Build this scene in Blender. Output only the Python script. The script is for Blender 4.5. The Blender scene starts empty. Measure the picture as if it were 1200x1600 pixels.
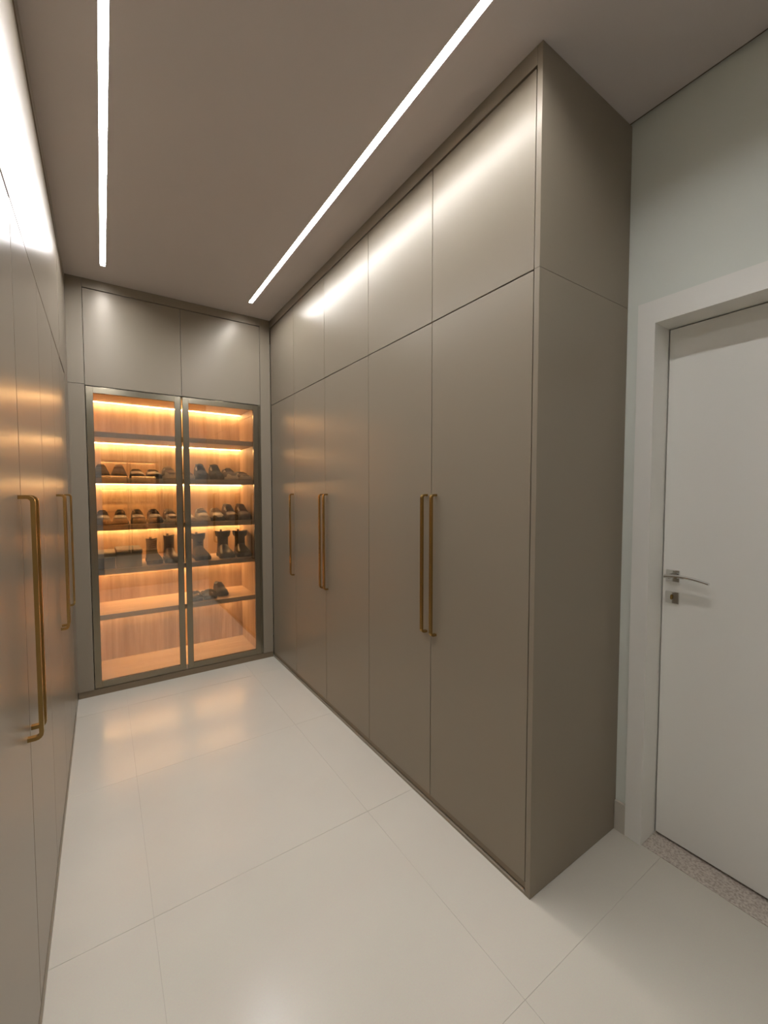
import bpy, bmesh, math, random
from mathutils import Vector, Matrix
random.seed(7)
C = bpy.context.scene.collection
sc = bpy.context.scene

# ------------------------------------------------------------------ camera
cam = bpy.data.cameras.new('camera')
camo = bpy.data.objects.new('camera', cam)
C.objects.link(camo)
cam.sensor_fit = 'HORIZONTAL'
cam.sensor_width = 36.0
cam.lens = 653.9 / 1200 * 36
cam.clip_start = 0.02
camo.location = (0, 0, 1.41)
camo.rotation_euler = (math.radians(90 - 2.61), math.radians(0.04), math.radians(-33.94))
sc.camera = camo

# ------------------------------------------------------------------ world, exposure
w = bpy.data.worlds.new('world')
sc.world = w
w.use_nodes = True
w.node_tree.nodes['Background'].inputs[0].default_value = (0.6, 0.6, 0.6, 1)
w.node_tree.nodes['Background'].inputs[1].default_value = 0.02
sc.view_settings.view_transform = 'Standard'
sc.view_settings.look = 'None'
sc.view_settings.gamma = 1.0
sc.view_settings.exposure = -0.10
LED_STRENGTH = 128.0          # the two long ceiling profiles
SHELF_LED = 92.0             # the warm strips in the shoe cabinet

# ------------------------------------------------------------------ materials
def mat(name):
    m = bpy.data.materials.new(name)
    m.use_nodes = True
    nt = m.node_tree
    return m, nt, nt.nodes['Principled BSDF']

def simple(name, col, rough=0.5, metal=0.0, spec=0.5, bump=0.0, scale=300, var=0.0, vscale=4.0, coat=0.0, coat_r=0.1):
    m, nt, b = mat(name)
    b.inputs['Base Color'].default_value = (*col, 1)
    b.inputs['Roughness'].default_value = rough
    b.inputs['Metallic'].default_value = metal
    b.inputs['Specular IOR Level'].default_value = spec
    b.inputs['Coat Weight'].default_value = coat
    b.inputs['Coat Roughness'].default_value = coat_r
    tc = nt.nodes.new('ShaderNodeTexCoord')
    if bump:
        n = nt.nodes.new('ShaderNodeTexNoise'); n.inputs['Scale'].default_value = scale
        n.inputs['Detail'].default_value = 3
        bp = nt.nodes.new('ShaderNodeBump'); bp.inputs['Strength'].default_value = bump
        bp.inputs['Distance'].default_value = 0.001
        nt.links.new(tc.outputs['Object'], n.inputs['Vector'])
        nt.links.new(n.outputs['Fac'], bp.inputs['Height'])
        nt.links.new(bp.outputs['Normal'], b.inputs['Normal'])
    if var:
        n = nt.nodes.new('ShaderNodeTexNoise'); n.inputs['Scale'].default_value = vscale
        n.inputs['Detail'].default_value = 4
        r = nt.nodes.new('ShaderNodeMix'); r.data_type = 'RGBA'
        r.inputs['A'].default_value = (*[c * (1 - var) for c in col], 1)
        r.inputs['B'].default_value = (*[min(1, c * (1 + var)) for c in col], 1)
        nt.links.new(tc.outputs['Object'], n.inputs['Vector'])
        nt.links.new(n.outputs['Fac'], r.inputs['Factor'])
        nt.links.new(r.outputs['Result'], b.inputs['Base Color'])
    return m

def wood(name, c0, c1, axis):
    """oak veneer, grain running along the given axis"""
    m, nt, b = mat(name)
    tc = nt.nodes.new('ShaderNodeTexCoord')
    mp = nt.nodes.new('ShaderNodeMapping')
    s = [9.0, 9.0, 9.0]; s[axis] = 0.6
    mp.inputs['Scale'].default_value = s
    n = nt.nodes.new('ShaderNodeTexNoise'); n.inputs['Scale'].default_value = 2.2
    n.inputs['Detail'].default_value = 8; n.inputs['Roughness'].default_value = 0.62
    n.inputs['Distortion'].default_value = 0.35
    cr = nt.nodes.new('ShaderNodeValToRGB')
    cr.color_ramp.elements[0].position = 0.3; cr.color_ramp.elements[0].color = (*c0, 1)
    cr.color_ramp.elements[1].position = 0.72; cr.color_ramp.elements[1].color = (*c1, 1)
    nt.links.new(tc.outputs['Object'], mp.inputs['Vector'])
    nt.links.new(mp.outputs['Vector'], n.inputs['Vector'])
    nt.links.new(n.outputs['Fac'], cr.inputs['Fac'])
    oi = nt.nodes.new('ShaderNodeObjectInfo')
    mr = nt.nodes.new('ShaderNodeMapRange'); mr.inputs['To Min'].default_value = 0.80; mr.inputs['To Max'].default_value = 1.06
    hv = nt.nodes.new('ShaderNodeHueSaturation')
    nt.links.new(oi.outputs['Random'], mr.inputs['Value']); nt.links.new(mr.outputs['Result'], hv.inputs['Value'])
    nt.links.new(cr.outputs['Color'], hv.inputs['Color'])
    nt.links.new(hv.outputs['Color'], b.inputs['Base Color'])
    b.inputs['Roughness'].default_value = 0.45
    return m

def emit(name, col, strength):
    m = bpy.data.materials.new(name); m.use_nodes = True
    nt = m.node_tree; nt.nodes.clear()
    e = nt.nodes.new('ShaderNodeEmission'); o = nt.nodes.new('ShaderNodeOutputMaterial')
    e.inputs[0].default_value = (*col, 1); e.inputs[1].default_value = strength
    nt.links.new(e.outputs[0], o.inputs[0])
    return m

def thin_glass(name, tint, refl):
    """single tinted reflective sheet: straight transmission plus mirror reflection rising at grazing angles"""
    m = bpy.data.materials.new(name); m.use_nodes = True
    nt = m.node_tree; nt.nodes.clear()
    t = nt.nodes.new('ShaderNodeBsdfTransparent'); t.inputs[0].default_value = (*tint, 1)
    g = nt.nodes.new('ShaderNodeBsdfGlossy'); g.inputs['Roughness'].default_value = 0.0
    g.inputs['Color'].default_value = (1, 0.97, 0.92, 1)
    f = nt.nodes.new('ShaderNodeFresnel'); f.inputs[0].default_value = 1.5
    ad = nt.nodes.new('ShaderNodeMath'); ad.operation = 'ADD'; ad.inputs[1].default_value = refl; ad.use_clamp = True
    mx = nt.nodes.new('ShaderNodeMixShader'); o = nt.nodes.new('ShaderNodeOutputMaterial')
    nt.links.new(f.outputs[0], ad.inputs[0]); nt.links.new(ad.outputs[0], mx.inputs[0])
    nt.links.new(t.outputs[0], mx.inputs[1]); nt.links.new(g.outputs[0], mx.inputs[2])
    nt.links.new(mx.outputs[0], o.inputs[0])
    return m

def tile_mat():
    m, nt, b = mat('porcelain tile')
    tc = nt.nodes.new('ShaderNodeTexCoord')
    n = nt.nodes.new('ShaderNodeTexNoise'); n.inputs['Scale'].default_value = 2.0; n.inputs['Detail'].default_value = 5
    cr = nt.nodes.new('ShaderNodeValToRGB')
    cr.color_ramp.elements[0].position = 0.3; cr.color_ramp.elements[0].color = (0.60, 0.56, 0.48, 1)
    cr.color_ramp.elements[1].position = 0.7; cr.color_ramp.elements[1].color = (0.64, 0.60, 0.515, 1)
    n2 = nt.nodes.new('ShaderNodeTexNoise'); n2.inputs['Scale'].default_value = 260; n2.inputs['Detail'].default_value = 2
    mx = nt.nodes.new('ShaderNodeMix'); mx.data_type = 'RGBA'; mx.blend_type = 'MULTIPLY'; mx.inputs['Factor'].default_value = 0.10
    bp = nt.nodes.new('ShaderNodeBump'); bp.inputs['Strength'].default_value = 0.08; bp.inputs['Distance'].default_value = 0.0006
    nt.links.new(tc.outputs['Object'], n.inputs['Vector']); nt.links.new(tc.outputs['Object'], n2.inputs['Vector'])
    nt.links.new(n.outputs['Fac'], cr.inputs['Fac']); nt.links.new(cr.outputs['Color'], mx.inputs['A'])
    nt.links.new(n2.outputs['Color'], mx.inputs['B']); nt.links.new(mx.outputs['Result'], b.inputs['Base Color'])
    nt.links.new(n2.outputs['Fac'], bp.inputs['Height']); nt.links.new(bp.outputs['Normal'], b.inputs['Normal'])
    b.inputs['Roughness'].default_value = 0.21
    return m

def granite_mat():
    m, nt, b = mat('speckled granite')
    tc = nt.nodes.new('ShaderNodeTexCoord')
    v = nt.nodes.new('ShaderNodeTexNoise'); v.inputs['Scale'].default_value = 130; v.inputs['Detail'].default_value = 4
    cr = nt.nodes.new('ShaderNodeValToRGB')
    e = cr.color_ramp.elements
    e[0].position = 0.36; e[0].color = (0.36, 0.30, 0.25, 1)
    e[1].position = 0.62; e[1].color = (0.58, 0.52, 0.45, 1)
    k = e.new(0.47); k.color = (0.47, 0.41, 0.35, 1)
    nt.links.new(tc.outputs['Object'], v.inputs['Vector']); nt.links.new(v.outputs['Fac'], cr.inputs['Fac'])
    nt.links.new(cr.outputs['Color'], b.inputs['Base Color'])
    b.inputs['Roughness'].default_value = 0.35
    return m

M = {}
M['lacquer'] = simple('taupe satin lacquer', (0.272, 0.230, 0.174), 0.29, 0.06, 0.20, bump=0.02, scale=500)
M['carcass'] = simple('dark taupe carcass board', (0.03, 0.024, 0.018), 0.7)
M['kick'] = simple('brown recessed plinth', (0.19, 0.14, 0.085), 0.45)
M['brass'] = simple('brushed champagne brass', (0.47, 0.315, 0.115), 0.27, 1.0, bump=0.03, scale=900)
M['bronze'] = simple('bronze anodised aluminium', (0.25, 0.22, 0.16), 0.2, 0.85)
M['oak_v'] = wood('oak veneer upright grain', (0.48, 0.32, 0.19), (0.82, 0.64, 0.46), 2)
M['oak_h'] = wood('oak veneer lengthwise grain', (0.66, 0.49, 0.33), (0.84, 0.66, 0.48), 0)
M['glass'] = thin_glass('tinted reflective glass', (0.88, 0.83, 0.76), 0.15)
M['tile'] = tile_mat()
M['grout'] = simple('grey grout', (0.50, 0.46, 0.39), 0.6, bump=0.3, scale=400)
M['granite'] = granite_mat()
M['ceiling'] = simple('matt ceiling paint', (0.60, 0.545, 0.515), 0.9, bump=0.05, scale=200)
M['wall'] = simple('grey green wall paint', (0.74, 0.765, 0.70), 0.85, bump=0.08, scale=260)
M['whitewall'] = simple('light grey wall paint', (0.42, 0.42, 0.40), 0.85, bump=0.08, scale=260)
M['white'] = simple('white lacquered timber', (0.85, 0.835, 0.78), 0.38, bump=0.02, scale=300)
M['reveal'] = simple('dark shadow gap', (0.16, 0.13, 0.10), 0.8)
M['chrome'] = simple('polished chrome', (0.75, 0.75, 0.74), 0.08, 1.0)
M['led'] = emit('ceiling led diffuser', (1.0, 0.99, 1.0), LED_STRENGTH)
M['warm_led'] = emit('warm led strip', (1.0, 0.63, 0.29), SHELF_LED)
M['alu'] = simple('dull grey aluminium profile', (0.22, 0.21, 0.20), 0.6)
M['mirror'] = simple('silvered mirror', (0.86, 0.87, 0.86), 0.01, 1.0)
M['black'] = simple('black shoe leather', (0.018, 0.016, 0.016), 0.4, bump=0.2, scale=600)
M['blackrub'] = simple('black rubber sole', (0.03, 0.027, 0.025), 0.7)
M['navy'] = simple('slate blue mesh fabric', (0.055, 0.075, 0.095), 0.8, bump=0.4, scale=900)
M['grey'] = simple('mid grey mesh fabric', (0.20, 0.19, 0.18), 0.8, bump=0.4, scale=900)
M['silver'] = simple('silver grey synthetic leather', (0.42, 0.41, 0.38), 0.4, bump=0.15, scale=700)
M['olive'] = simple('olive grey suede', (0.17, 0.16, 0.12), 0.85, bump=0.4, scale=500)
M['brown'] = simple('dark brown leather', (0.085, 0.04, 0.02), 0.42, bump=0.25, scale=350)
M['maroon'] = simple('very dark red brown leather', (0.05, 0.018, 0.014), 0.42, bump=0.25, scale=350)
M['offwhite'] = simple('off white rubber', (0.62, 0.57, 0.48), 0.5)
M['lace'] = simple('pale lace cord', (0.50, 0.46, 0.40), 0.85)
M['darklace'] = simple('dark lace cord', (0.05, 0.045, 0.04), 0.85)
M['card'] = simple('olive grey cardboard', (0.30, 0.28, 0.21), 0.7, bump=0.2, scale=200)
M['darkcard'] = simple('charcoal cardboard', (0.09, 0.085, 0.075), 0.6, bump=0.2, scale=200)

# ------------------------------------------------------------------ object helpers
def tag(o, label=None, cat=None, group=None, kind=None):
    if label: o['label'] = label
    if cat: o['category'] = cat
    if group: o['group'] = group
    if kind: o['kind'] = kind
    return o

def thing(name, loc, label, cat, group=None, rz=0.0):
    o = bpy.data.objects.new(name, None)
    o.empty_display_size = 0.05
    o.location = loc; o.rotation_euler = (0, 0, rz)
    C.objects.link(o)
    return tag(o, label, cat, group)

def root(o):
    while o.parent: o = o.parent
    return o

def obj(name, bm, m, parent=None, world=True, smooth=False, label=None):
    """link bm as one mesh; bm is in world space unless world=False (then in its thing's own space)"""
    if parent is not None and world:
        l = root(parent).location
        bmesh.ops.translate(bm, vec=(-l.x, -l.y, -l.z), verts=bm.verts)
    bmesh.ops.recalc_face_normals(bm, faces=bm.faces)
    me = bpy.data.meshes.new(name)
    bm.to_mesh(me); bm.free()
    if smooth:
        for p in me.polygons: p.use_smooth = True
    me.materials.append(m)
    o = bpy.data.objects.new(name, me)
    C.objects.link(o)
    if parent is not None: o.parent = parent
    if label: o['label'] = label
    return o

def bx(x0, x1, y0, y1, z0, z1, bev=0.0, bm=None, seg=2):
    own = bm is None
    b = bmesh.new() if (own or bev) else bm
    vs = [b.verts.new((x, y, z)) for x in sorted((x0, x1)) for y in sorted((y0, y1)) for z in sorted((z0, z1))]
    for f in ((0, 1, 3, 2), (4, 6, 7, 5), (0, 4, 5, 1), (2, 3, 7, 6), (0, 2, 6, 4), (1, 5, 7, 3)):
        b.faces.new([vs[i] for i in f])
    if bev:
        bmesh.ops.recalc_face_normals(b, faces=b.faces)
        bmesh.ops.bevel(b, geom=list(b.edges), offset=bev, segments=seg, affect='EDGES', profile=0.5)
    if own: return b
    if bev:
        tmp = bpy.data.meshes.new('t'); b.to_mesh(tmp); b.free()
        bm.from_mesh(tmp); bpy.data.meshes.remove(tmp)
    return bm

def prism(profile, axis, a, b, bm=None):
    """extrude a 2-D outline along an axis from a to b"""
    bm = bm or bmesh.new()
    def P(p, t):
        if axis == 0: return (t, p[0], p[1])
        if axis == 1: return (p[0], t, p[1])
        return (p[0], p[1], t)
    A = [bm.verts.new(P(p, a)) for p in profile]
    B = [bm.verts.new(P(p, b)) for p in profile]
    n = len(profile)
    for i in range(n): bm.faces.new((A[i], A[(i + 1) % n], B[(i + 1) % n], B[i]))
    bm.faces.new(A); bm.faces.new(list(reversed(B)))
    return bm

def loft(rings, cap=True, bm=None):
    bm = bm or bmesh.new()
    R = [[bm.verts.new(p) for p in r] for r in rings]
    n = len(rings[0])
    for a, b in zip(R, R[1:]):
        for i in range(n): bm.faces.new((a[i], a[(i + 1) % n], b[(i + 1) % n], b[i]))
    if cap:
        bm.faces.new(R[0]); bm.faces.new(list(reversed(R[-1])))
    return bm

def tube(pts, r, n=6, bm=None):
    pts = [Vector(p) for p in pts]
    rings = []
    for i, p in enumerate(pts):
        d = (pts[min(i + 1, len(pts) - 1)] - pts[max(i - 1, 0)]).normalized()
        u = d.cross(Vector((0, 0, 1)))
        if u.length < 1e-3: u = d.cross(Vector((1, 0, 0)))
        u.normalize(); v = d.cross(u)
        rr = r[i] if isinstance(r, (list, tuple)) else r
        rings.append([p + (u * math.cos(2 * math.pi * k / n) + v * math.sin(2 * math.pi * k / n)) * rr for k in range(n)])
    return loft(rings, True, bm)

def struct(name, bm, m, parent=None, label=None, cat=None):
    o = obj(name, bm, m, parent)
    if parent is None:
        o['kind'] = 'structure'
        if label: o['label'] = label
        if cat: o['category'] = cat
    return o

# ------------------------------------------------------------------ room dimensions (metres)
XR, XL, XW, XLW = 1.193, -0.1685, 1.76, -0.76     # right / left wardrobe fronts, right / left walls
YB, YN, YBW, YF = 3.48, 0.870, 4.02, -0.30        # shoe cabinet front, wardrobe near end, end wall, wall behind the camera
ZH, ZS, ZT = 2.841, 2.143, 2.778                  # ceiling, split between lower and upper doors, top of upper doors

# ---- floor: grout bed with single tiles
fl = bpy.data.objects.new('floor', None); C.objects.link(fl)
tag(fl, 'pale beige floor of large square porcelain tiles with thin joints', 'floor', kind='structure')
obj('grout_bed', bx(XLW, XW, YF, YBW, -0.06, -0.0012), M['grout'], fl)
gx = [XLW, 0.106, 0.940, XW]
gx_full = [-0.731, 0.106, 0.940, XW]
gy = [YF, 0.695, 1.529, 2.366, 3.203, YBW]
j = 0.0006
for ix in range(3):
    for iy in range(5):
        x0, x1, y0, y1 = gx[ix] + j, gx[ix + 1] - j, gy[iy] + j, gy[iy + 1] - j
        dz = random.uniform(-0.00025, 0.00025)
        obj('tile', bx(x0, x1, y0, y1, -0.010, dz, bev=0.0005, seg=2), M['tile'], fl)

# ---- walls
struct('wall_back', bx(XLW, XW, YBW, YBW + 0.1, -0.06, 3.0), M['wall'], label='grey green wall behind the shoe cabinet', cat='wall')
struct('wall_left', bx(XLW - 0.1, XLW, YF, YBW, -0.06, 3.0), M['wall'], label='wall behind the left wardrobes', cat='wall')
struct('wall_front', bx(XLW, XW, YF - 0.1, YF, -0.06, 3.0), M['whitewall'], label='plain painted wall opposite the shoe cabinet', cat='wall')
DY0, DY1, DZ = -0.045, 0.766, 2.052               # door opening
bm = bx(XW, XW + 0.16, DY1, YBW, -0.06, 3.0)
bx(XW, XW + 0.16, YF, DY0, -0.06, 3.0, bm=bm)
bx(XW, XW + 0.16, DY0, DY1, DZ, 3.0, bm=bm)
struct('wall_right', bm, M['wall'], label='grey green painted wall with the white door', cat='wall')

# ---- ceiling with two slots for the light profiles and a shadow gap along the right wall
L1, L2, LE, LS = (0.025, 0.056), (0.950, 0.981), 3.238, 0.10
bm = bmesh.new()
XG = XW - 0.020
for a, b in ((XLW, L1[0]), (L1[1], L2[0]), (L2[1], XG)):
    bx(a, b, YF, YBW, ZH, ZH + 0.03, bm=bm)
for a, b in (L1, L2):
    bx(a, b, YF, LS, ZH, ZH + 0.03, bm=bm)
    bx(a, b, LE, YBW, ZH, ZH + 0.03, bm=bm)
bx(XLW, XW, YF, YBW, ZH + 0.034, ZH + 0.10, bm=bm)
struct('ceiling', bm, M['ceiling'], label='taupe tinted plaster ceiling', cat='ceiling')
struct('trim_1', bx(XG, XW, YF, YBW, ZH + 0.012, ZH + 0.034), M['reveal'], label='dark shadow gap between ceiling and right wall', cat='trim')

for (a, b), lab in ((L1, 'left white led light line recessed in the ceiling, above the left wardrobe side'),
                    (L2, 'right white led light line recessed in the ceiling, beside the right wardrobe run')):
    t = thing('linear_ceiling_light', ((a + b) / 2, (LS + LE) / 2, ZH), lab, 'ceiling light', 'recessed led lines in the ceiling')
    bm = bmesh.new()
    bx(a, a + 0.0015, LS, LE, ZH, ZH + 0.028, bm=bm); bx(b - 0.0015, b, LS, LE, ZH, ZH + 0.028, bm=bm)
    bx(a, b, LS, LE, ZH + 0.028, ZH + 0.031, bm=bm)
    bx(a + 0.0015, b - 0.0015, LS, LS + 0.002, ZH, ZH + 0.028, bm=bm); bx(a + 0.0015, b - 0.0015, LE - 0.002, LE, ZH, ZH + 0.028, bm=bm)
    obj('profile', bm, M['alu'], t)
    obj('diffuser', bx(a + 0.002, b - 0.002, LS + 0.003, LE - 0.003, ZH + 0.010, ZH + 0.012), M['led'], t)

# ---- baseboard
struct('baseboard_right', bx(XW - 0.012, XW, 0.826, YN - 0.001, 0.0, 0.125, bev=0.001), M['tile'], label='short piece of tile baseboard between wardrobe and door casing', cat='baseboard')
struct('trim_2', bx(XW - 0.002, XW + 0.14, DY0, DY1, -0.02, 0.002, bev=0.001), M['granite'], label='speckled granite threshold under the white door', cat='threshold')

# ---- white door
dr = bpy.data.objects.new('door_1', None); dr.location = (XW, (DY0 + DY1) / 2, 0); C.objects.link(dr)
tag(dr, 'white flush interior door with white casing and chrome lever', 'door', kind='structure')
CX = XW - 0.012
CW0, CW1, CT = 0.060, 0.060, 2.136
def casing(points, x0, x1):
    return prism(points, 0, x0, x1)
bm = bmesh.new()
prism([(DY1, 0), (DY1 + CW0, 0), (DY1 + CW0, CT), (DY1, DZ)], 0, CX, XW - 0.0002, bm)
obj('casing_jamb', bm, M['white'], dr)
obj('casing_jamb', prism([(DY0, 0), (DY0 - CW1, 0), (DY0 - CW1, CT), (DY0, DZ)], 0, CX, XW - 0.0002), M['white'], dr)
obj('casing_head', prism([(DY0, DZ), (DY0 - CW1, CT), (DY1 + CW0, CT), (DY1, DZ)], 0, CX, XW - 0.0002), M['white'], dr)
LX = XW + 0.105                                     # face of the door leaf
bm = bmesh.new()
bx(CX, XW + 0.16, DY1 - 0.002, DY1, 0.002, DZ, bm=bm)
obj('frame_lining', bm, M['white'], dr)
obj('frame_lining', bx(CX, XW + 0.16, DY0, DY0 + 0.002, 0.002, DZ), M['white'], dr)
obj('frame_lining', bx(CX, XW + 0.16, DY0 + 0.002, DY1 - 0.002, DZ - 0.002, DZ), M['white'], dr)
leaf = obj('door_leaf', bx(LX, LX + 0.035, DY0 + 0.006, DY1 - 0.006, 0.012, DZ - 0.006, bev=0.0015), M['white'], dr)
# lever handle and key rosette
rc = DY1 - 0.043
obj('rosette', bx(LX - 0.009, LX, rc - 0.024, rc + 0.024, 1.058, 1.106, bev=0.003), M['chrome'], leaf)
kr = bx(LX - 0.009, LX, rc - 0.024, rc + 0.024, 0.972, 1.020, bev=0.003)
obj('key_rosette', kr, M['chrome'], leaf)
bm = prism([(rc + 0.004 * math.cos(a), 0.999 + 0.006 * math.sin(a) + (0.004 if math.sin(a) > 0 else -0.004)) for a in [k * math.pi / 6 for k in range(12)]], 0, LX - 0.014, LX - 0.0085)
obj('lock_cylinder', bm, M['brass'], leaf)
bm = tube([(LX - 0.008, rc, 1.084), (LX - 0.040, rc, 1.084)], 0.009, 12)
# flat lever blade, slightly arched
rings = []
for k in range(13):
    s = k / 12
    y = rc + 0.012 - 0.142 * s
    z = 1.084 + 0.010 * math.sin(min(1, s * 1.4) * math.pi * 0.5) - 0.018 * s * s
    x = LX - 0.046 + 0.006 * s
    h = 0.0075 * (1 - 0.35 * s); d = 0.011 * (1 - 0.3 * s)
    rings.append([(x - d, y, z - h * .4), (x - d * .4, y, z - h), (x + d * .4, y, z - h), (x + d, y, z - h * .4), (x + d, y, z + h * .4), (x + d * .4, y, z + h), (x - d * .4, y, z + h), (x - d, y, z + h * .4)])
loft(rings, True, bm)
obj('lever', bm, M['chrome'], leaf, smooth=False)

# ------------------------------------------------------------------ wardrobes
FR = 0.003       # doors sit this far behind the frame front
def pull(parent, X, sgn, Y, z0=0.785, z1=1.405, proj=0.033):
    """D-shaped bar pull of rectangular section with rounded corners; sgn = direction out of the door"""
    t, wd, rad = 0.0095, 0.0072, 0.012
    path = []
    def arc(cx, cz, a0, a1):
        for k in range(5):
            a = a0 + (a1 - a0) * k / 4
            path.append((cx + rad * math.cos(a), cz + rad * math.sin(a), a))
    # u = distance out of the door, v = height; path centre line
    ce = proj - t / 2
    pts = [(0.0, z1 - t / 2, math.pi / 2)]
    cx = ce - rad
    for k in range(5):
        a = math.pi / 2 - k * math.pi / 8
        pts.append((cx + rad * math.cos(a), z1 - t / 2 - rad + rad * math.sin(a), a))
    for k in range(5):
        a = -k * math.pi / 8
        pts.append((cx + rad * math.cos(a), z0 + t / 2 + rad + rad * math.sin(a), a))
    pts.append((0.0, z0 + t / 2, -math.pi / 2))
    rings = []
    for u, v, a in pts:
        nu, nv = math.cos(a), math.sin(a)
        r = []
        for du, dw in ((-t / 2, -wd), (t / 2, -wd), (t / 2, wd), (-t / 2, wd)):
            r.append((X + sgn * (u + nu * du), Y + dw, v + nv * du))
        rings.append(r)
    return obj('handle', loft(rings), M['brass'], parent)

def lower_unit(side, y0, y1, splits, pulls, label, group, panel=False, drop=(0.0, 0.0)):
    """floor cabinet: carcass, base strip, doors with pulls"""
    X0, s, D = (XR, 1, XW - XR) if side > 0 else (XL, -1, XL - XLW)
    F = lambda d: X0 + s * d
    t = thing('wardrobe_cabinet', (F(D / 2), (y0 + y1) / 2, 0), label, 'wardrobe', group)
    yy0 = y0 + (0.0205 if panel else 0)
    obj('carcass', bx(F(0.0245), F(D - 0.002), yy0, y1 - 0.0005, 0.0005, ZS - 0.002), M['carcass'], t)
    obj('plinth', bx(F(0.006), F(0.0243), yy0, y1 - 0.0005, 0.0185, 0.0425), M['kick'], t)
    obj('base_strip', bx(F(0.0), F(0.0155), yy0, y1 - 0.0005, 0.0, 0.0125, bev=0.0006), M['lacquer'], t)
    if panel:
        obj('side_panel', bx(F(0.0), F(D - 0.001), y0, y0 + 0.02, 0.0, ZS - 0.0015, bev=0.0009), M['lacquer'], t)
    for (a, b), p, dd in zip(splits, pulls, drop):
        d = obj('door', bx(F(FR), F(0.0235), a + 0.002, b - 0.002, 0.044, ZS - 0.0035 - dd, bev=0.0008), M['lacquer'], t)
        if p is not None: pull(d, F(FR), -s, p)
    return t

def upper_unit(side, y0, y1, splits, label, group, panel=False):
    X0, s, D = (XR, 1, XW - XR) if side > 0 else (XL, -1, XL - XLW)
    F = lambda d: X0 + s * d
    t = thing('overhead_cabinet', (F(D / 2), (y0 + y1) / 2, ZS), label, 'cabinet', group)
    yy0 = y0 + (0.0205 if panel else 0)
    obj('carcass', bx(F(0.0245), F(D - 0.002), yy0, y1 - 0.0005, ZS + 0.0005, ZT + 0.002), M['carcass'], t)
    if panel:
        obj('side_panel', bx(F(0.0), F(D - 0.001), y0, y0 + 0.02, ZS - 0.0003, ZH - 0.001, bev=0.0009), M['lacquer'], t)
    for a, b in splits:
        obj('door', bx(F(FR), F(0.0235), a + 0.002, b - 0.002, ZS + 0.0015, ZT - 0.003, bev=0.0008), M['lacquer'], t)
    return t

RS = [0.893, 1.406, 1.925, 2.457, 2.970, 3.478]
g1, g2 = 'full height wardrobe cabinets of the right run', 'overhead cabinets of the right run'
lower_unit(1, YN, RS[2], [(RS[0], RS[1]), (RS[1], RS[2])], [1.374, 1.436],
           'tall taupe two-door wardrobe nearest the white door, with exposed side panel and brass pulls', g1, True)
lower_unit(1, RS[2], RS[4], [(RS[2], RS[3]), (RS[3], RS[4])], [2.427, 2.487],
           'two-door taupe wardrobe in the middle of the right run, pulls meeting at its centre', g1)
lower_unit(1, RS[4], 3.4795, [(RS[4], RS[5])], [3.0],
           'narrow single-door taupe wardrobe in the far right corner beside the lit shoe cabinet', g1)
upper_unit(1, YN, RS[2], [(RS[0], RS[1]), (RS[1], RS[2])],
           'taupe overhead cabinet of the right run nearest the white door, brightest band of reflected light', g2, True)
upper_unit(1, RS[2], RS[4], [(RS[2], RS[3]), (RS[3], RS[4])],
           'taupe two-door overhead cabinet in the middle of the right run', g2)
upper_unit(1, RS[4], 3.4795, [(RS[4], RS[5])],
           'single-door taupe overhead cabinet in the far right corner above the last wardrobe', g2)
tag(obj('filler_strip', bx(XR, XR + 0.022, YN + 0.0205, 3.4795, ZT + 0.0025, ZH - 0.0005, bev=0.0005), M['lacquer']),
    'narrow taupe filler strip between the right overhead doors and the ceiling', 'filler strip')

LSP = [YF + 0.004, 0.375, 0.885, 1.397, 1.905, 2.415, 2.835, 3.20]
g3, g4 = 'full height wardrobe cabinets of the left run', 'overhead cabinets of the left run'
lower_unit(-1, LSP[0], LSP[2], [(LSP[0], LSP[1]), (LSP[1], LSP[2])], [None, None],
           'taupe wardrobe at the near end of the left run, mostly out of frame', g3)
lower_unit(-1, LSP[2], LSP[4], [(LSP[2], LSP[3] - 0.0015), (LSP[3] + 0.001, LSP[4])], [1.352, 1.420],
           'nearest visible left wardrobe, glossy taupe doors with the largest brass pull', g3, drop=(0.006, 0.0))
lower_unit(-1, LSP[4], LSP[6], [(LSP[4], LSP[5]), (LSP[5], LSP[6])], [2.385, 2.447],
           'second left wardrobe with orange reflections and overlapping brass pulls', g3, drop=(0.002, 0.005))
lower_unit(-1, LSP[6], LSP[7], [(LSP[6], LSP[7])], [2.870],
           'last left wardrobe door with a single slim brass pull, nearest the shoe cabinet', g3, drop=(0.009, 0))
upper_unit(-1, LSP[0], LSP[2], [(LSP[0], LSP[2])],
           'left overhead cabinet above the viewer, mostly out of frame', g4)
upper_unit(-1, LSP[2], 2.90, [(LSP[2], 2.90)],
           'long left overhead cabinet with one wide flap door glaring white', g4)
tag(obj('filler_strip', bx(XL, XL - 0.022, LSP[0], 3.4795, ZT + 0.0025, ZH - 0.0005, bev=0.0005), M['lacquer']),
    'narrow taupe filler strip between the left overhead flap and the ceiling', 'filler strip')
# end fillers of the left run
tag(obj('filler_board', bx(XL - 0.002, XL - 0.022, 3.202, 3.4795, 0.0, ZS - 0.0015, bev=0.0006), M['lacquer']),
    'tall taupe filler panel closing the left run at the shoe cabinet corner', 'filler board')
tag(obj('filler_board', bx(XL - 0.002, XL - 0.022, 2.903, 3.4795, ZS + 0.0015, ZT + 0.002, bev=0.0006), M['lacquer']),
    'upper taupe filler panel beside the left overhead flap, at the far corner', 'filler board')

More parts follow.
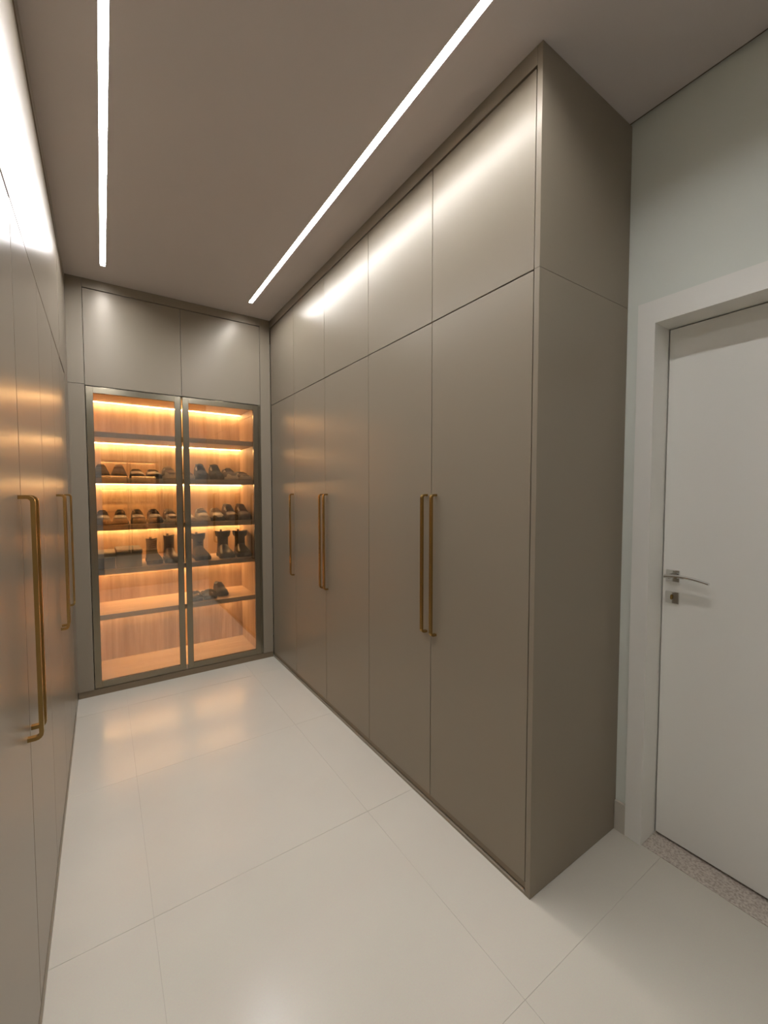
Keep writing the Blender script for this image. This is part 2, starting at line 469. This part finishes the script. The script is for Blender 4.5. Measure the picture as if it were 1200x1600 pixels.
# ------------------------------------------------------------------ end wall: overhead cabinet, fillers, shoe cabinet
BX = [-0.078, 0.515, 1.107]
t = thing('overhead_cabinet', (0.515, YB + 0.27, ZS), 'two-door taupe overhead cabinet above the lit shoe cabinet', 'cabinet')
obj('carcass', bx(BX[0] + 0.001, BX[2] - 0.001, YB + 0.0245, YBW - 0.002, ZS + 0.0005, ZT + 0.002), M['carcass'], t)
for a, b in ((BX[0], BX[1]), (BX[1], BX[2])):
    obj('door', bx(a + 0.0013, b - 0.0013, YB + FR, YB + 0.0235, ZS - 0.006, ZT - 0.002, bev=0.0008), M['lacquer'], t)
tag(obj('filler_strip', bx(BX[0], BX[2], YB, YB + 0.022, ZT + 0.0025, ZH - 0.0005, bev=0.0005), M['lacquer']),
    'narrow taupe filler strip above the shoe cabinet overhead doors', 'filler strip')
tag(obj('filler_board', bx(XL - 0.03, BX[0] - 0.001, YB, YB + 0.022, 0.046, ZS - 0.0015, bev=0.0008), M['lacquer']),
    'tall taupe filler panel left of the glass doors', 'filler board')
tag(obj('filler_board', bx(XL - 0.03, BX[0] - 0.001, YB, YB + 0.022, ZS + 0.0005, ZH - 0.0005, bev=0.0008), M['lacquer']),
    'short upper taupe filler panel left of the end wall overhead doors', 'filler board')
tag(obj('filler_board', bx(BX[2] + 0.001, XR - 0.0005, YB, YB + 0.022, 0.046, ZH - 0.0005, bev=0.0008), M['lacquer']),
    'tall taupe filler panel between the glass doors and the right wardrobes', 'filler board')

sc_ = thing('shoe_cabinet', (0.515, YB + 0.27, 0), 'lit oak shoe cabinet with two bronze framed glass doors on the end wall', 'cabinet')
IX0, IX1, IY1, IZ0, IZ1 = -0.060, 1.060, 3.950, 0.080, 2.112
obj('plinth', bx(XL + 0.001, XR - 0.001, YB + 0.005, YB + 0.03, 0.0, 0.0455), M['kick'], sc_)
obj('side_panel', bx(IX0 - 0.016, IX0, YB + 0.026, IY1 + 0.02, 0.046, ZS - 0.008), M['oak_v'], sc_)
obj('side_panel', bx(IX1, IX1 + 0.018, YB + 0.026, IY1 + 0.02, 0.046, ZS - 0.008), M['oak_v'], sc_)
obj('bottom_panel', bx(IX0, IX1, YB + 0.026, IY1 + 0.02, 0.046, IZ0), M['oak_h'], sc_)
obj('top_panel', bx(IX0, IX1, YB + 0.026, IY1 + 0.02, IZ1, ZS - 0.008), M['oak_h'], sc_)
bpx = [IX0 + (IX1 - IX0) * k / 12 for k in range(13)]
back = bx(IX0, IX1, IY1 + 0.003, IY1 + 0.02, IZ0, IZ1)
backo = obj('back_panel', back, M['oak_v'], sc_)
for a, b in zip(bpx, bpx[1:]):
    obj('board', bx(a + 0.0006, b - 0.0006, IY1, IY1 + 0.0028, IZ0, IZ1, bev=0.0004, seg=1), M['oak_v'], backo)
SZ = [1.835, 1.517, 1.182, 0.870, 0.550]
TH = 0.036
for z in SZ:
    sh = obj('shelf', bx(IX0, IX1, YB + 0.0425, IY1, z - TH, z), M['oak_h'], sc_)
    obj('edge_band', bx(IX0, IX1, YB + 0.040, YB + 0.0423, z - TH - 0.0003, z + 0.0002), M['lacquer'], sh, label='taupe lacquered front edge of the shelf')
    obj('led_strip', bx(IX0 + 0.002, IX1 - 0.002, 3.920, 3.932, z - TH - 0.0035, z - TH), M['warm_led'], sh, label='glowing warm led strip')
obj('led_strip', bx(IX0 + 0.002, IX1 - 0.002, 3.920, 3.932, IZ1 - 0.0035, IZ1), M['warm_led'], sc_, label='glowing warm led strip')

def glass_door(x0, x1, gripside):
    z0, z1, st = 0.050, ZS - 0.012, 0.041
    y0, y1 = YB + 0.002, YB + 0.022
    d = obj('door', bx(x0 + st - 0.006, x1 - st + 0.006, y0 + 0.0085, y0 + 0.0125, z0 + st - 0.006, z1 - st + 0.006), M['glass'], sc_, label='tinted glass pane in a slim bronze frame')
    obj('stile', bx(x0, x0 + st, y0, y1, z0, z1, bev=0.001), M['bronze'], d)
    obj('stile', bx(x1 - st, x1, y0, y1, z0, z1, bev=0.001), M['bronze'], d)
    obj('rail', bx(x0 + st, x1 - st, y0, y1, z0, z0 + st + 0.003, bev=0.0008), M['bronze'], d)
    obj('rail', bx(x0 + st, x1 - st, y0, y1, z1 - st, z1, bev=0.0008), M['bronze'], d)
    gx0 = x1 + 0.0006 if gripside > 0 else x0 - 0.0036
    obj('edge_pull', bx(gx0, gx0 + 0.003, y0 - 0.008, y1 - 0.001, 0.88, z1 - 0.01, bev=0.0006), M['brass'], d, label='thin brass edge pull')
    return d
glass_door(-0.075, 0.505, 1)
glass_door(0.519, 1.087, -1)
# narrow infill between right glass door and filler panel
obj('end_stile', bx(1.089, BX[2] - 0.001, YB + 0.004, YB + 0.024, 0.050, ZS - 0.012), M['bronze'], sc_)

# ------------------------------------------------------------------ mirror on the wall opposite
tm = thing('wall_mirror', (0.575, YF, 0.20), 'tall frameless mirror on the wall opposite, seen only reflected in the glass doors', 'mirror')
obj('mirror_backing', bx(0.006, 1.144, YF + 0.0005, YF + 0.010, 0.206, 2.144), M['reveal'], tm)
obj('mirror_glass', bx(0.0, 1.15, YF + 0.0105, YF + 0.016, 0.20, 2.15, bev=0.001), M['mirror'], tm)

# ------------------------------------------------------------------ footwear
def interp(tab, s):
    for (a, va), (b, vb) in zip(tab, tab[1:]):
        if s <= b:
            t = (s - a) / (b - a); t = t * t * (3 - 2 * t) * 0.5 + t * 0.5
            return va + (vb - va) * t
    return tab[-1][1]
WT = [(0, .016), (.03, .026), (.10, .034), (.25, .034), (.42, .034), (.62, .044), (.78, .047), (.90, .038), (.97, .022), (1, .010)]
def foot(H, L, wk=1.0):
    """returns a surface function of a shoe body; heel at +y, toe at -y"""
    def f(s, th, off=0.0):
        w = interp(WT, s) * wk + off
        h = interp(H, s) + off
        z0 = 0.016
        c, n = math.cos(th), math.sin(th)
        cx = math.copysign(abs(c) ** 0.75, c)
        lean = 1 - 0.12 * (max(0, n) ** 1.5)
        return Vector((w * cx * lean, L / 2 - s * L, z0 + (h - z0) * max(0, n) ** 0.5))
    return f
def body(parent, f, m, name='upper', ns=22, nt=14, s0=0.0, s1=1.0):
    rings = []
    for i in range(ns + 1):
        s = s0 + (s1 - s0) * i / ns
        rings.append([f(s, math.pi * k / nt) for k in range(nt + 1)])
    return obj(name, loft(rings), m, parent, world=False, smooth=True)
def sole(parent, L, m, thick=0.022, wk=1.0, spring=0.010, name='sole'):
    N = 26; low, mid, top = [], [], []
    side = [i / N for i in range(N + 1)]
    outline = [(interp(WT, s) * wk + 0.004, s) for s in side] + [(-(interp(WT, s) * wk + 0.004), s) for s in reversed(side)]
    def zb(s): return spring * max(0, (s - .72) / .28) ** 2 + 0.003 * max(0, (.08 - s) / .08)
    rings = []
    for k, (sc1, dz) in enumerate(((.96, 0), (1.0, .3), (1.0, .8), (.97, 1.0))):
        r = []
        for x, s in outline:
            r.append((x * sc1, (L / 2 - s * L) * (1 + 0.012 * (sc1 - .96) * 25), zb(s) + thick * dz))
        rings.append(r)
    return obj(name, loft(rings), m, parent, world=False, smooth=False)
def opening(parent, L, f, s0, s1, m_l, m_c):
    """collar ring with a dark sunken lining"""
    c = (s0 + s1) / 2; N = 16; ring = []; inner = []; deep = []
    for k in range(N):
        a = 2 * math.pi * k / N
        s = c + (s1 - s0) / 2 * math.cos(a)
        x = 0.024 * math.sin(a)
        z = f(s, math.pi / 2).z + 0.001 - 0.006 * abs(math.sin(a))
        ring.append((x, L / 2 - s * L, z))
    pts = ring + [ring[0], ring[1]]
    bm = bmesh.new()
    tube(pts, 0.0048, 6, bm)
    col = obj('collar', bm, m_c, parent, world=False, smooth=True)
    cen = (0, L / 2 - c * L, f(c, math.pi / 2).z - 0.001)
    bm = bmesh.new()
    v = [bm.verts.new((p[0], p[1], p[2] + .0025)) for p in ring]
    cv = bm.verts.new(cen)
    for k in range(N): bm.faces.new((v[k], v[(k + 1) % N], cv))
    obj('lining', bm, m_l, parent, world=False)
def laces(parent, f, m, s0=.42, s1=.62, n=5):
    bm = bmesh.new()
    for i in range(n):
        s = s0 + (s1 - s0) * i / (n - 1)
        tube([f(s + .008 * ((k % 2) * 0), math.pi * (.26 + .48 * k / 6), 0.003) for k in range(7)], 0.0026, 5, bm)
    tube([f(s0, math.pi * .5, .004), f(s0 + .01, math.pi * .38, .007), f(s0 + .05, math.pi * .33, .004)], .002, 4, bm)
    tube([f(s0, math.pi * .5, .004), f(s0 + .01, math.pi * .62, .007), f(s0 + .05, math.pi * .67, .004)], .002, 4, bm)
    obj('laces', bm, m, parent, world=False, smooth=True)
def patch(parent, f, m, name, s0, s1, t0, t1, off=.0022, skew=0.0, ns=8):
    for sg in (0, 1):
        bm = bmesh.new(); rows = []
        for i in range(ns + 1):
            s = s0 + (s1 - s0) * i / ns
            row = []
            for k in range(4):
                th = (t0 + (t1 - t0) * k / 3) + skew * (i / ns)
                th = math.pi * (1 - th) if sg else math.pi * th
                row.append(bm.verts.new(f(s, th, off)))
            rows.append(row)
        for a, b in zip(rows, rows[1:]):
            for k in range(3): bm.faces.new((a[k], a[k + 1], b[k + 1], b[k]))
        obj(name, bm, m, parent, world=False, smooth=True)

HS = [(a, b * 1.16) for a, b in [(0, .060), (.06, .082), (.14, .080), (.30, .074), (.40, .086), (.52, .078), (.68, .058), (.82, .050), (.93, .044), (1, .026)]]
HM = [(a, b * 1.16) for a, b in [(0, .085), (.06, .112), (.16, .114), (.32, .110), (.40, .112), (.50, .092), (.66, .063), (.82, .052), (.93, .046), (1, .028)]]
HL = [(a, b * 1.16) for a, b in [(0, .050), (.06, .066), (.16, .062), (.34, .056), (.46, .060), (.58, .054), (.74, .044), (.88, .037), (.96, .030), (1, .020)]]

def sneaker(x, y, z, rz, up, so, lab, group, lace='lace', stripe=None, H=HS, L=0.275, wk=1.03, midline=True, cat='shoe', name='sneaker'):
    t = thing(name, (x, y, z), lab, cat, group, math.radians(rz))
    sole(t, L, M[so], 0.024, wk)
    f = foot(H, L * 0.985, wk)
    u = body(t, f, M[up])
    opening(u, L * .985, f, .07, .34, M['blackrub'], M[up])
    patch(u, f, M['blackrub'] if up != 'black' else M['darkcard'], 'tongue', .33, .44, .36, .52, .004)
    laces(t, f, M[lace])
    if stripe: patch(t, f, M[stripe], 'side_stripe', .36, .60, .10, .20, .0025, skew=.10)
    if midline: patch(t, f, M[so], 'toe_cap', .84, .99, .02, .22, .002)
    return t

def slip_on(x, y, z, rz, up, so, lab, group, L=.27):
    t = thing('loafer', (x, y, z), lab, 'shoe', group, math.radians(rz))
    sole(t, L, M[so], 0.018)
    f = foot(HL, L * .985)
    u = body(t, f, M[up])
    opening(u, L * .985, f, .08, .48, M['blackrub'], M[up])
    patch(t, f, M[so], 'strap', .52, .60, .12, .50, .003)
    return t

def boot(x, y, z, rz, up, so, lab, group, hs=.20, flare=0.0, L=.275, wk=1.05, lace='darklace', cuff=False):
    t = thing('ankle_boot', (x, y, z), lab, 'boot', group, math.radians(rz))
    sole(t, L, M[so], 0.028, wk)
    H = [(0, .075), (.06, .10), (.16, .11), (.34, .108), (.44, .100), (.54, .082), (.68, .066), (.82, .056), (.93, .049), (1, .030)]
    f = foot(H, L * .985, wk)
    body(t, f, M[up])
    rings = []; N = 18
    for i in range(9):
        q = i / 8; zz = .07 + (hs - .07) * q
        ry = .052 - .006 * math.sin(q * math.pi) + .006 * q; rx = .036 * wk - .003 * math.sin(q * math.pi) + flare * max(0, q - .55) / .45
        cy = L * (.5 - .21) - .004 * q
        rings.append([(rx * math.cos(2 * math.pi * k / N), cy + ry * math.sin(2 * math.pi * k / N), zz + (.006 * math.cos(4 * math.pi * k / N) * q)) for k in range(N)])
    inner = [[(p[0] * .86, cy + (p[1] - cy) * .88, p[2] - .002) for p in rings[-1]], [(p[0] * .8, cy + (p[1] - cy) * .8, .12) for p in rings[-1]]]
    sh = obj('shaft', loft(rings, False), M[up], t, world=False, smooth=True)
    obj('lining', loft([rings[-1]] + inner, False), M['blackrub'], sh, world=False, smooth=True)
    if cuff:
        r2 = []
        for q, o in ((.0, .004), (.4, .009), (1, .012)):
            r2.append([(p[0] * (1 + o * 16), cy + (p[1] - cy) * (1 + o * 8), p[2] - .045 * (1 - q)) for p in rings[-1]])
        obj('cuff', loft(r2, False), M[up], sh, world=False, smooth=True)
    bm = bmesh.new()
    for i in range(4):
        zz = .115 + (hs - .135) * i / 3
        tube([(.024 * math.sin(a), cy - .052 * math.cos(a) - .003, zz) for a in [(-.9 + .3 * k) for k in range(7)]], .0026, 5, bm)
    obj('laces', bm, M[lace], t, world=False, smooth=True)
    # pull tab at the back
    obj('pull_tab', bx(-.009, .009, cy + .052, cy + .057, hs - .03, hs + .012, bev=.001), M[up], sh, world=False)
    return t

Z = {1: SZ[1] + .0005, 2: SZ[2] + .0005, 3: SZ[3] + .0005, 4: SZ[4] + .0005}
G = ['shoes on the upper shoe shelf', 'shoes on the middle shoe shelf', 'boots and boxes on the lower shoe shelf', 'sandals on the bottom shelf']
YS = 3.676
up_, mid_, low_ = 'on the upper shoe shelf', 'on the middle shoe shelf', 'on the lower shoe shelf'
# upper shoe shelf
sneaker(-0.002, YS, Z[1], 2, 'navy', 'blackrub', 'slate sneaker at the far left end ' + up_, G[0], 'darklace', midline=False)
sneaker(0.108, YS, Z[1], -2, 'navy', 'blackrub', 'second slate sneaker from the left ' + up_, G[0], 'darklace', midline=False)
sneaker(0.218, YS, Z[1], 2, 'black', 'blackrub', 'left shoe of the black pair behind the left glass ' + up_, G[0], 'darklace', H=HL, midline=False)
sneaker(0.328, YS, Z[1], 3, 'black', 'blackrub', 'right shoe of the black pair behind the left glass ' + up_, G[0], 'darklace', H=HL, midline=False)
sneaker(0.438, YS, Z[1], 3, 'grey', 'offwhite', 'pale edged grey sneaker ' + up_ + ', just left of the door gap', G[0], 'lace', 'offwhite')
sneaker(0.562, YS, Z[1], 1, 'grey', 'offwhite', 'pale edged grey sneaker ' + up_ + ', just right of the door gap', G[0], 'lace', 'offwhite', H=HL)
sneaker(0.672, YS, Z[1], 0, 'navy', 'blackrub', 'left shoe of the slate pair with pale band ' + up_, G[0], 'darklace', 'offwhite', H=HM)
sneaker(0.786, YS, Z[1], 0, 'navy', 'blackrub', 'right shoe of the slate pair with pale band ' + up_, G[0], 'darklace', 'offwhite', H=HM)
sneaker(0.892, YS, Z[1], 4, 'grey', 'offwhite', 'grey running shoe ' + up_ + ', left one of the last pair', G[0], 'darklace', 'offwhite')
sneaker(1.000, YS, Z[1], 3, 'grey', 'offwhite', 'grey running shoe with pale sole at the right end ' + up_, G[0], 'darklace', 'offwhite', H=HL)
# middle shoe shelf
sneaker(-0.002, YS, Z[2], 2, 'black', 'blackrub', 'black shoe at the far left end ' + mid_, G[1], 'darklace')
sneaker(0.108, YS, Z[2], -2, 'black', 'blackrub', 'second black shoe from the left ' + mid_, G[1], 'darklace')
sneaker(0.218, YS, Z[2], 2, 'maroon', 'blackrub', 'left dark red brown shoe ' + mid_ + ', behind the left glass', G[1], 'darklace')
sneaker(0.328, YS, Z[2], 3, 'maroon', 'blackrub', 'right dark red brown shoe ' + mid_ + ', behind the left glass', G[1], 'darklace')
sneaker(0.438, YS, Z[2], 3, 'brown', 'offwhite', 'pale soled brown shoe ' + mid_ + ', just left of the door gap', G[1], 'lace', 'offwhite')
sneaker(0.562, YS, Z[2], 1, 'silver', 'offwhite', 'low light grey shoe half hidden by the right door stile ' + mid_, G[1], 'lace', H=HL)
sneaker(0.672, YS, Z[2], 0, 'silver', 'offwhite', 'left shoe of the silver grey sneaker pair ' + mid_, G[1], 'lace', 'grey')
sneaker(0.786, YS, Z[2], 0, 'silver', 'blackrub', 'right shoe of the silver grey sneaker pair ' + mid_, G[1], 'lace', 'grey')
sneaker(0.892, YS, Z[2], 4, 'brown', 'blackrub', 'brown high-top shoe with a pale curved stripe ' + mid_, G[1], 'darklace', 'offwhite', H=HM)
sneaker(1.000, YS, Z[2], 3, 'maroon', 'blackrub', 'dark red brown high-top at the right end ' + mid_, G[1], 'darklace', 'offwhite', H=HM)
# lower shoe shelf
def shoe_box(x, y, z, rz, w_, d_, h_, m1, m2, lab):
    t = thing('shoe_box', (x, y, z), lab, 'box', None, math.radians(rz))
    obj('box_body', bx(-w_ / 2, w_ / 2, -d_ / 2, d_ / 2, 0, h_ - .0005, bev=.001), m1, t, world=False)
    bm = bx(-w_ / 2 - .003, w_ / 2 + .003, -d_ / 2 - .003, d_ / 2 + .003, h_, h_ + .005, bev=.001)
    for a in (-1, 1):
        bx(a * (w_ / 2 + .0005), a * (w_ / 2 + .003), -d_ / 2 - .003, d_ / 2 + .003, h_ - .026, h_ + .001, bm=bm)
        bx(-w_ / 2 - .0005, w_ / 2 + .0005, a * (d_ / 2 + .0005), a * (d_ / 2 + .003), h_ - .026, h_ + .001, bm=bm)
    obj('lid', bm, m2, t, world=False)
shoe_box(0.008, YS + .01, Z[3], 0, .115, .28, .105, M['darkcard'], M['card'], 'narrow dark grey box at the left end ' + low_)
shoe_box(0.152, YS - .01, Z[3], 1, .155, .28, .125, M['card'], M['darkcard'], 'olive grey shoe box with a dark lid ' + low_)
boot(0.318, YS, Z[3], 3, 'olive', 'blackrub', 'olive suede ankle boot, left one of the pair behind the left glass', G[2], .178, 0, wk=1.12)
boot(0.440, YS + .005, Z[3], 3, 'brown', 'blackrub', 'dark brown ankle boot beside the olive one behind the left glass', G[2], .198, 0, wk=1.12)
boot(0.660, YS, Z[3], 4, 'olive', 'blackrub', 'single olive grey ankle boot with a flared cuff, right door', G[2], .200, .004, cuff=True, wk=1.2)
boot(0.852, YS, Z[3], 1, 'black', 'blackrub', 'left boot of the black ankle boot pair at the right end', G[2], .212, .008, wk=1.25, cuff=True)
boot(0.994, YS, Z[3], -1, 'black', 'blackrub', 'right boot of the black ankle boot pair at the right end', G[2], .208, .008, wk=1.25, cuff=True)

# bottom shelf: slides with a pale stud
def slide(x, y, z, rz, lab, L=.26):
    t = thing('slide_sandal', (x, y, z), lab, 'sandal', G[3], math.radians(rz))
    sole(t, L, M['blackrub'], .026)
    f = foot([(0, .028), (.3, .03), (.45, .060), (.6, .068), (.75, .056), (1, .03)], L)
    rings = []
    for i in range(7):
        s = .46 + .34 * i / 6
        rings.append([f(s, math.pi * k / 12, .004) for k in range(13)])
    bm = bmesh.new()
    R = [[bm.verts.new(p) for p in r] for r in rings]
    for a, b in zip(R, R[1:]):
        for k in range(12): bm.faces.new((a[k], a[k + 1], b[k + 1], b[k]))
    bmesh.ops.solidify(bm, geom=list(bm.faces), thickness=.003)
    st = obj('strap', bm, M['olive'], t, world=False, smooth=True)
    c = f(.62, math.pi * .5, .007)
    obj('stud', bx(c.x - .006, c.x + .006, c.y - .010, c.y + .010, c.z - .003, c.z + .004, bev=.0015), M['offwhite'], st, world=False, label='small off white stud')
slide(0.600, YS - .02, Z[4], 2, 'left slide sandal with a pale stud on the bottom shelf')
slide(0.708, YS - .02, Z[4], 2, 'right slide sandal with a pale stud on the bottom shelf')
sneaker(0.812, YS + .02, Z[4], 10, 'black', 'blackrub', 'small black shoe turned sideways next to the slide sandals', G[3], 'darklace', H=HS, L=.20, wk=.85, midline=False)
